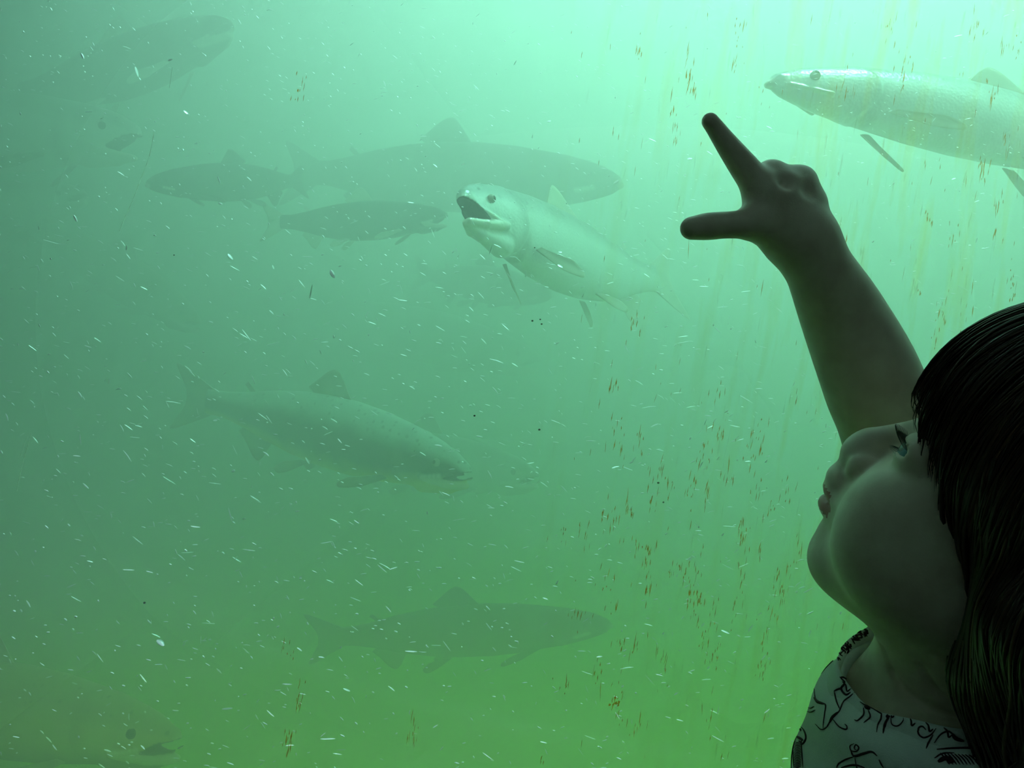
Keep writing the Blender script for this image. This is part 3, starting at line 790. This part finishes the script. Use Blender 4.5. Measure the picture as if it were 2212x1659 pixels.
def fish_base(gape, h, fold=0.):
    key = (round(gape, 2), h, fold)
    if key in _fc: return _fc[key]
    f, tip, mid, cutf = fish_sdf(gape)
    v, q = surface_nets(f, (-.03, -.075, -.15), (.93, .075, .125), h)
    v = relax(v, q, 2, .5)
    A = Acc(); A.add(v, q, 0)
    A.add(*fin([(.87, 0, .040), (.885, 0, .0), (.87, 0, -.036)], [(.975, 0, .098), (1.0, 0, .104), (.985, 0, .07), (.963, 0, .03), (.958, 0, 0), (.963, 0, -.03), (.985, 0, -.07), (1.0, 0, -.104), (.975, 0, -.098)]), 1)
    A.add(*fin([(.40, 0, .100), (.46, 0, .100), (.53, 0, .096)], [(.44, 0, .155), (.462, 0, .176), (.49, 0, .170), (.525, 0, .140), (.556, 0, .112)]), 1)
    A.add(*fin([(.735, 0, .060), (.75, 0, .056)], [(.765, 0, .088), (.775, 0, .078)]), 1)
    A.add(*fin([(.66, 0, -.076), (.71, 0, -.066), (.76, 0, -.052)], [(.685, 0, -.128), (.703, 0, -.142), (.725, 0, -.128), (.75, 0, -.095), (.778, 0, -.066)]), 1)
    for s_ in (1, -1):
        A.add(*fin([(.205, s_*.040, -.060), (.222, s_*.043, -.054)], [(.27, s_*(.06+.03*fold), -.098), (.318, s_*(.078+.03*fold), -.112), (.325, s_*(.082+.03*fold), -.100), (.295, s_*(.078+.03*fold), -.078)]), 1)
        A.add(*fin([(.50, s_*.022, -.096), (.525, s_*.024, -.094)], [(.55, s_*.040, -.132), (.577, s_*.050, -.142), (.592, s_*.050, -.128), (.575, s_*.042, -.108)]), 1)
    V_ = np.vstack(A.v); Fq = np.vstack(A.f)
    xc = np.clip(V_[:, 0], 0, .9); t = np.interp(xc, FX, FT); b = np.interp(xc, FX, FB)
    hh = (V_[:, 2]-b)/(t-b)
    # inside of the mouth and pale lips
    mouth = np.zeros(len(V_))
    if gape > .02:
        pj = np.stack([V_[:, 0], np.abs(V_[:, 1]), V_[:, 2]], 1)
        ms = mid+np.array([0, .019, 0])
        dj = np.minimum(rcone(pj, np.array([.105, .030, -.035]), ms, 0, 0), rcone(pj, ms, tip+np.array([.002, .004, 0]), 0, 0))
        mouth = np.clip(1.3-dj/.012, 0, 1)*(V_[:, 0] < .10)
    lip = np.min([np.linalg.norm(np.stack([V_[:, 0], np.abs(V_[:, 1]), V_[:, 2]], 1)-np.array([.03+.072*k, .017+.016*k, -.006-.024*k]), axis=1) for k in (.45, .6, .75, .9, 1)], 0)
    mouth = np.maximum(mouth, np.clip(1.25-lip/.008, 0, 1))
    if gape > .02:
        ins = (cutf(V_) < .0025) & (np.abs(V_[:, 1]) < .026) & (dj > .0095)
        mouth = np.where(ins, -1.0, mouth)
    snt = np.clip(1-np.linalg.norm(V_-np.array([-.002, 0, -.002]), axis=1)/.02, 0, 1)
    mouth = np.where(mouth < 0, mouth, np.maximum(mouth, snt*.8))
    _fc[key] = (V_, Fq, A.m, hh, mouth)
    return _fc[key]
def bend_pts(v, bend, vert, curl):
    """swing the body sideways (bend, radians at the tail; curl moves the bend aft) and up or down"""
    n = 200; s = np.linspace(-.06, 1.1, n); ds = s[1]-s[0]
    u = np.clip(s, 0, 1)
    th = bend*(u**curl-.25); ph = vert*(u**1.5-.25)
    T = np.stack([np.cos(th)*np.cos(ph), np.sin(th), np.sin(ph)*np.cos(th)], 1)
    C = np.cumsum(T, 0)*ds; C -= np.array([np.interp(0, s, C[:, k]) for k in range(3)])
    N = np.stack([-np.sin(th), np.cos(th), 0*th], 1); Z = np.cross(T, N)
    f = lambda A_, x: np.stack([np.interp(x, s, A_[:, k]) for k in range(3)], 1)
    x = v[:, 0]
    return f(C, x)+f(N, x)*v[:, 1:2]+f(Z, x)*v[:, 2:3]
def make_fish(name, S, T, mats, label, gape=.12, bend=.3, vert=0., curl=1.5, roll=0., h=.0045, fold=0., fat=1., deep=.88, group=None):
    """S, T: snout and tail tip as (u, v, depth)"""
    v, q, mi, hh, mouth = fish_base(gape, h, fold)
    e = .038*np.array([[1, 0, 0]])
    s0, t0 = P(*S), P(*T)
    w_ = bend_pts(v*np.array([1, fat, deep]), bend, vert, curl)
    ends = bend_pts(np.array([[0., 0, 0], [.97, 0, 0]]), bend, vert, curl); ch = ends[1]-ends[0]
    sc_ = np.linalg.norm(t0-s0)/np.linalg.norm(ch)
    # frame of the bent chord -> frame of the wanted chord
    def frame(x, up):
        x = x/np.linalg.norm(x); y = np.cross(up, x); y /= np.linalg.norm(y); return np.stack([x, y, np.cross(x, y)], 1)
    A0 = frame(ch, np.array([0, 0, 1.])); B0 = frame(t0-s0, np.array([0, 0, 1.]))
    Rr = np.array(mathutils.Matrix.Rotation(roll, 3, 'X'))
    M_ = B0@Rr@A0.T
    tf = lambda a_: s0+((a_-ends[0])@M_.T)*sc_
    o = mesh_np(name, tf(w_), q, mats, None, True, mi, {'along': v[:, 0], 'height': hh, 'mouth': mouth})
    for sy in (1, -1):
        c = np.array([[.072, sy*.0285, .016]]); c2 = c+np.array([[0, sy*.01, 0]])
        pc, pc2 = tf(bend_pts(c*np.array([1, fat, deep]), bend, vert, curl))[0], tf(bend_pts(c2, bend, vert, curl))[0]
        if h < .003: ball('eye', pc, .0092*sc_, [m_fisheye, m_fishpupil], o, pc2-pc, (32,))
        else:
            ev, ef = uvs(pc, .0085*sc_); mesh_np('eye', ev, ef, [m_fishpupil], o)
    tag(o, label, 'fish', group)
    return o
def uvs(c, r, a=10, b=7):
    v = [c+r*np.array([math.sin(math.pi*(j+.5)/b)*math.cos(2*math.pi*i/a), math.sin(math.pi*(j+.5)/b)*math.sin(2*math.pi*i/a), math.cos(math.pi*(j+.5)/b)]) for j in range(b) for i in range(a)]
    f = [(j*a+i, (j+1)*a+i, (j+1)*a+(i+1) % a, j*a+(i+1) % a) for j in range(b-1) for i in range(a)]
    return np.array(v), np.array(f)
def salmon_mat(name, back, flank, belly, rough=.38, metal=.25, spots=True):
    m = pmat(name, flank, rough, Metallic=metal); g = NT(m)
    A = lambda n_: g.n('ShaderNodeAttribute', {'attribute_name': n_}).outputs['Fac']
    tc_ = g.n('ShaderNodeNewGeometry').outputs['Position']
    nz_ = g.n('ShaderNodeTexNoise', None, Vector=tc_, Scale=26.0, Detail=4.0).outputs['Fac']
    hN = g.n('ShaderNodeMath', {'operation': 'MULTIPLY_ADD'}, _0=nz_, _1=.22, _2=A('height')).outputs[0]
    hN = g.n('ShaderNodeMath', {'operation': 'SUBTRACT'}, _0=hN, _1=.11).outputs[0]
    c = g.ramp(hN, [(.06, belly), (.30, flank), (.58, flank), (.80, back), (1, back)])
    if spots:
        vo = g.n('ShaderNodeTexVoronoi', None, Vector=tc_, Scale=75.0).outputs['Distance']
        s1 = g.n('ShaderNodeMapRange', None, Value=vo, From_Min=.16, From_Max=.26, To_Min=1.0, To_Max=0.0).outputs['Result']
        s2 = g.n('ShaderNodeMapRange', None, Value=hN, From_Min=.62, From_Max=.8).outputs['Result']
        mm = g.n('ShaderNodeMath', {'operation': 'MULTIPLY'}, _0=s1, _1=s2).outputs[0]
        mm = g.n('ShaderNodeMath', {'operation': 'MULTIPLY'}, _0=mm, _1=.6).outputs[0]
        c = g.n('ShaderNodeMix', {'data_type': 'RGBA'}, _0=mm, _6=c, _7=(*[x*.25 for x in back], 1)).outputs[2]
    # head a shade browner, with an edge behind the gill cover
    sx = A('along')
    ed = g.ramp(sx, [(.150, (0, 0, 0)), (.178, (1, 1, 1)), (.186, (1, 1, 1)), (.20, (0, 0, 0))])
    c = g.n('ShaderNodeMix', {'data_type': 'RGBA'}, _0=g.n('ShaderNodeMath', {'operation': 'MULTIPLY'}, _0=ed, _1=.35).outputs[0], _6=c, _7=(*[x*.5 for x in back], 1)).outputs[2]
    c = g.n('ShaderNodeMix', {'data_type': 'RGBA'}, _0=g.n('ShaderNodeClamp', None, Value=A('mouth')).outputs[0], _6=c, _7=(.9, .86, .70, 1)).outputs[2]
    c = g.n('ShaderNodeMix', {'data_type': 'RGBA'}, _0=g.n('ShaderNodeClamp', None, Value=g.n('ShaderNodeMath', {'operation': 'MULTIPLY'}, _0=A('mouth'), _1=-1.0).outputs[0]).outputs[0], _6=c, _7=(.035, .045, .04, 1)).outputs[2]
    g.link(c, g.b.inputs['Base Color'])
    sc_ = g.n('ShaderNodeTexVoronoi', None, Vector=tc_, Scale=260.0).outputs['Distance']
    g.link(g.n('ShaderNodeBump', None, Height=sc_, Strength=.15, Distance=.002).outputs['Normal'], g.b.inputs['Normal'])
    return m
def fin_mat(name, col, edge):
    m = pmat(name, col, .5); g = NT(m)
    g.b.inputs['Transmission Weight'].default_value = 0.0
    nz_ = g.n('ShaderNodeTexNoise', None, Vector=g.n('ShaderNodeNewGeometry').outputs['Position'], Scale=40.0).outputs['Fac']
    g.link(g.ramp(nz_, [(.3, col), (.7, edge)]), g.b.inputs['Base Color'])
    return m
m_sil = salmon_mat('silver salmon skin', (.42, .48, .45), (.86, .90, .87), (.92, .92, .88), .33, .75)
m_drk = salmon_mat('dark salmon skin', (.022, .030, .026), (.05, .065, .055), (.12, .13, .10), .5, .0)
m_litback = salmon_mat('green salmon skin with lit back', (.66, .80, .70), (.09, .14, .11), (.80, .74, .16), .45, .1)  # light falling on the back is put into its pale colour
m_olv = salmon_mat('olive brown salmon skin', (.40, .38, .16), (.62, .55, .22), (.16, .20, .12), .6, .0)
m_pal = salmon_mat('pale salmon skin', (.50, .56, .48), (.85, .88, .78), (.90, .90, .74), .5, 0)
m_finp = fin_mat('pale fin', (.70, .70, .55), (.86, .84, .66))
m_find = fin_mat('dark fin', (.04, .05, .045), (.08, .10, .08))
m_finm = fin_mat('grey fin', (.34, .37, .27), (.60, .60, .40))
R_ = math.radians
make_fish('salmon', (997, 436, .92), (1455, 610, 1.38), [m_sil, m_finp], 'bright silver salmon with gaping mouth, beside the child\'s thumb', gape=.28, bend=-.35, h=.0024, roll=R_(-18), fat=1.05, deep=1.08)
make_fish('salmon', (1663, 182, .90), (2560, 385, 1.04), [m_sil, m_finp], 'large pale salmon behind the pointing finger and hand, tail cut by the frame', gape=0, bend=.2, h=.0024, roll=R_(-12), deep=.72)
make_fish('salmon', (1012, 1028, 1.12), (395, 858, 1.44), [m_litback, m_finm], 'salmon facing right with lit back painted pale green and yellowish belly, largest in the middle of the view', gape=.16, bend=.5, h=.0026, roll=R_(0), curl=2.2)
make_fish('salmon', (1162, 1036, 1.55), (700, 960, 1.95), [m_pal, m_finm], 'faint salmon whose head shows just beyond the snout of the yellow bellied one', gape=.15, bend=.2)
make_fish('salmon', (1340, 400, 1.60), (628, 374, 1.88), [m_drk, m_find], 'long dark salmon passing behind the bright silver one, dorsal fin raised', gape=0, bend=-.15)
make_fish('salmon', (318, 400, 1.30), (655, 392, 1.60), [m_drk, m_find], 'dark humped salmon near the thin scratch on the glass', gape=0, bend=.3)
make_fish('salmon', (966, 470, 1.36), (575, 480, 1.50), [m_drk, m_finp], 'dark salmon with pale fin and pale lips in front of the bright one\'s mouth', gape=.3, bend=.3)
make_fish('salmon', (300, 296, 1.40), (-420, 262, 1.62), [m_pal, m_finm], 'hazy salmon with open mouth entering from the left edge', gape=.4, bend=.2)
make_fish('salmon', (185, 425, 1.75), (-300, 520, 1.95), [m_pal, m_finp], 'faint salmon with a whitish head below the open mouthed one', gape=.1, bend=-.2)
make_fish('salmon', (430, 705, 1.85), (60, 480, 2.05), [m_olv, m_finm], 'brownish salmon slanting down in the left of the haze', gape=.1, bend=.2)
make_fish('salmon', (500, 60, 1.45), (0, 210, 1.75), [m_drk, m_finp], 'dark salmon under the upper left corner', gape=.1, bend=.3)
make_fish('salmon', (1168, 785, 2.1), (620, 655, 2.35), [m_pal, m_finm], 'barely visible pale salmon between the silver one and the yellow bellied one', gape=.2, bend=.2)
make_fish('salmon', (1318, 1352, 1.38), (680, 1380, 1.52), [m_drk, m_find], 'dark green salmon low over the tank bottom, forked tail spread', gape=0, bend=.12, deep=.78)
make_fish('salmon', (384, 1606, .96), (-420, 1470, 1.22), [m_olv, m_finm], 'olive brown salmon in the bottom left corner with pale lower lip', gape=.2, bend=.15, h=.003, roll=R_(6), deep=.80)
make_fish('salmon', (1190, 640, 1.85), (900, 590, 2.2), [m_drk, m_find], 'shadowy salmon right below the bright silver one', gape=0, bend=.2)
# ---------------------------------------------------------------- suspended debris
m_fleck = pmat('pale glinting fleck', (.96, .97, .96), .38, Metallic=1.0)
m_dark = pmat('dark suspended speck', (.02, .02, .02), .8)
def fleck_data(L, w, lean, kink=0., sides=4):
    """a slim bit of debris, L long, w thick, lean = direction in the x z plane"""
    n = 5; t = np.linspace(-.5, .5, n)
    c = np.stack([t*L, 0*t, np.abs(t)*kink*L], 1)
    v, f = tube(c, w*.5*np.array([.35, .9, 1, .85, .3]), sides)
    # a flake lying tilted, its broad side up and towards the glass
    y_, z_ = v[:, 1].copy(), v[:, 2].copy(); y_ *= .07
    v[:, 1] = y_*.7+z_*.7; v[:, 2] = z_*.7-y_*.7
    ca, sa = math.cos(lean), math.sin(lean)
    return np.stack([v[:, 0]*ca-v[:, 2]*sa, v[:, 1], v[:, 0]*sa+v[:, 2]*ca], 1), f
big = [(178, 121, 16, 6, -60), (295, 155, 22, 9, -75), (368, 129, 10, 8, 20), (402, 243, 12, 9, -40), (497, 555, 16, 9, -50), (590, 577, 9, 6, -70), (718, 592, 20, 10, -62), (347, 1388, 22, 12, -25), (476, 440, 9, 6, -20), (413, 87, 10, 5, 60),
 (1186, 262, 9, 8, 20), (1331, 393, 13, 12, 30), (1210, 575, 12, 10, -30), (1210, 545, 8, 6, 0), (163, 472, 18, 6, -60), (504, 1017, 10, 8, 10), (465, 908, 9, 8, 0), (1567, 1365, 18, 6, -20), (1650, 107, 24, 6, -85), (1490, 343, 10, 8, 10),
 (923, 1108, 7, 6, 90), (947, 962, 16, 4, -10), (664, 995, 16, 6, -60), (491, 1531, 26, 5, 10), (708, 1596, 32, 4, 0), (749, 1490, 16, 6, -25), (422, 1138, 20, 4, -8), (185, 1050, 20, 4, -35), (620, 1478, 22, 4, 0), (1000, 355, 9, 5, 40), (888, 1407, 26, 4, -3), (575, 980, 18, 4, -30)]
rf = np.random.default_rng(11)
items = []
for u, v_, L, w, a_ in big: items.append((u, v_, rf.uniform(.655, .69), L, w, a_))
N_ALL = 4200
while len(items) < N_ALL:
    u = rf.uniform(-80, 2290); v_ = rf.uniform(-60, 1720)
    if rf.random() > 1.0-.35*(v_/1659)-.05*(u/2212): continue
    d = .645+rf.random()**1.7*.26
    L = min(30, rf.lognormal(2.15, .5)); w = rf.uniform(1.9, 3.5)*(1.3 if L < 8 else 1)
    if v_ < 500: L *= .62; w *= 1.1
    lean = rf.normal(-18, 30) if u < 1300 or v_ < 900 else rf.normal(8, 35)
    items.append((u, v_, d, L, w, lean))
items = sorted(items, key=lambda i: -i[3]*i[4]/i[2])
inview = [i for i in items if 8 < i[0] < 2204 and 8 < i[1] < 1650 and not (i[0] > 1700 and i[1] > 500)]
ind = inview[:300]; ids = set(map(id, ind))
protos = {}
first = None
for (u, v_, d, L, w, lean) in ind:
    kb = (int(L/4), int(w/1.5))
    if kb not in protos:
        v, f = fleck_data(.001*(kb[0]*4+2), .001*(kb[1]*1.5+.75), 0, rf.uniform(-.1, .1), 6)
        o = mesh_np('debris_fleck', v, f, [m_fleck], None, False); protos[kb] = (o, 0)
        tag(o, 'tiny pale fleck of debris drifting in the green water', 'fleck', 'pale flecks drifting in the water')
    else:
        o = protos[kb][0].copy(); sc.collection.objects.link(o)
    s_ = L*d/F/(.001*(kb[0]*4+2)); s2 = w*d/F/(.001*(kb[1]*1.5+.75))
    o.location = P(u, v_, d); o.scale = (s_, s2, s2); o.rotation_euler = (rf.uniform(-.25, .25), -math.radians(lean), rf.uniform(-.4, .4))
acc = Acc()
for it in items:
    if id(it) in ids: continue
    u, v_, d, L, w, lean = it
    v, f = fleck_data(L*d/F, w*d/F, math.radians(lean), rf.uniform(-.1, .1)); acc.add(v+P(u, v_, d), f)
o = acc.make('drifting_debris', [m_fleck], None, False); tag(o, 'cloud of the finest pale debris in the water', 'debris', None, 'stuff')
dk = None
for u, v_ in ((1025, 898), (1165, 928), (312, 1302), (1155, 535), (376, 551), (1167, 690), (1150, 693), (1170, 700), (1433, 1085), (1422, 1043)):
    if dk is None:
        dk = o = mesh_np('dark_speck', *uvs(np.zeros(3), .0009), [m_dark]); tag(o, 'tiny black speck drifting in the green water', 'speck', 'black specks in the water')
    else: o = dk.copy(); sc.collection.objects.link(o)
    d = rf.uniform(.65, .72); o.location = P(u, v_, d); s_ = rf.uniform(.7, 1.2); o.scale = (s_, s_, s_*.8)
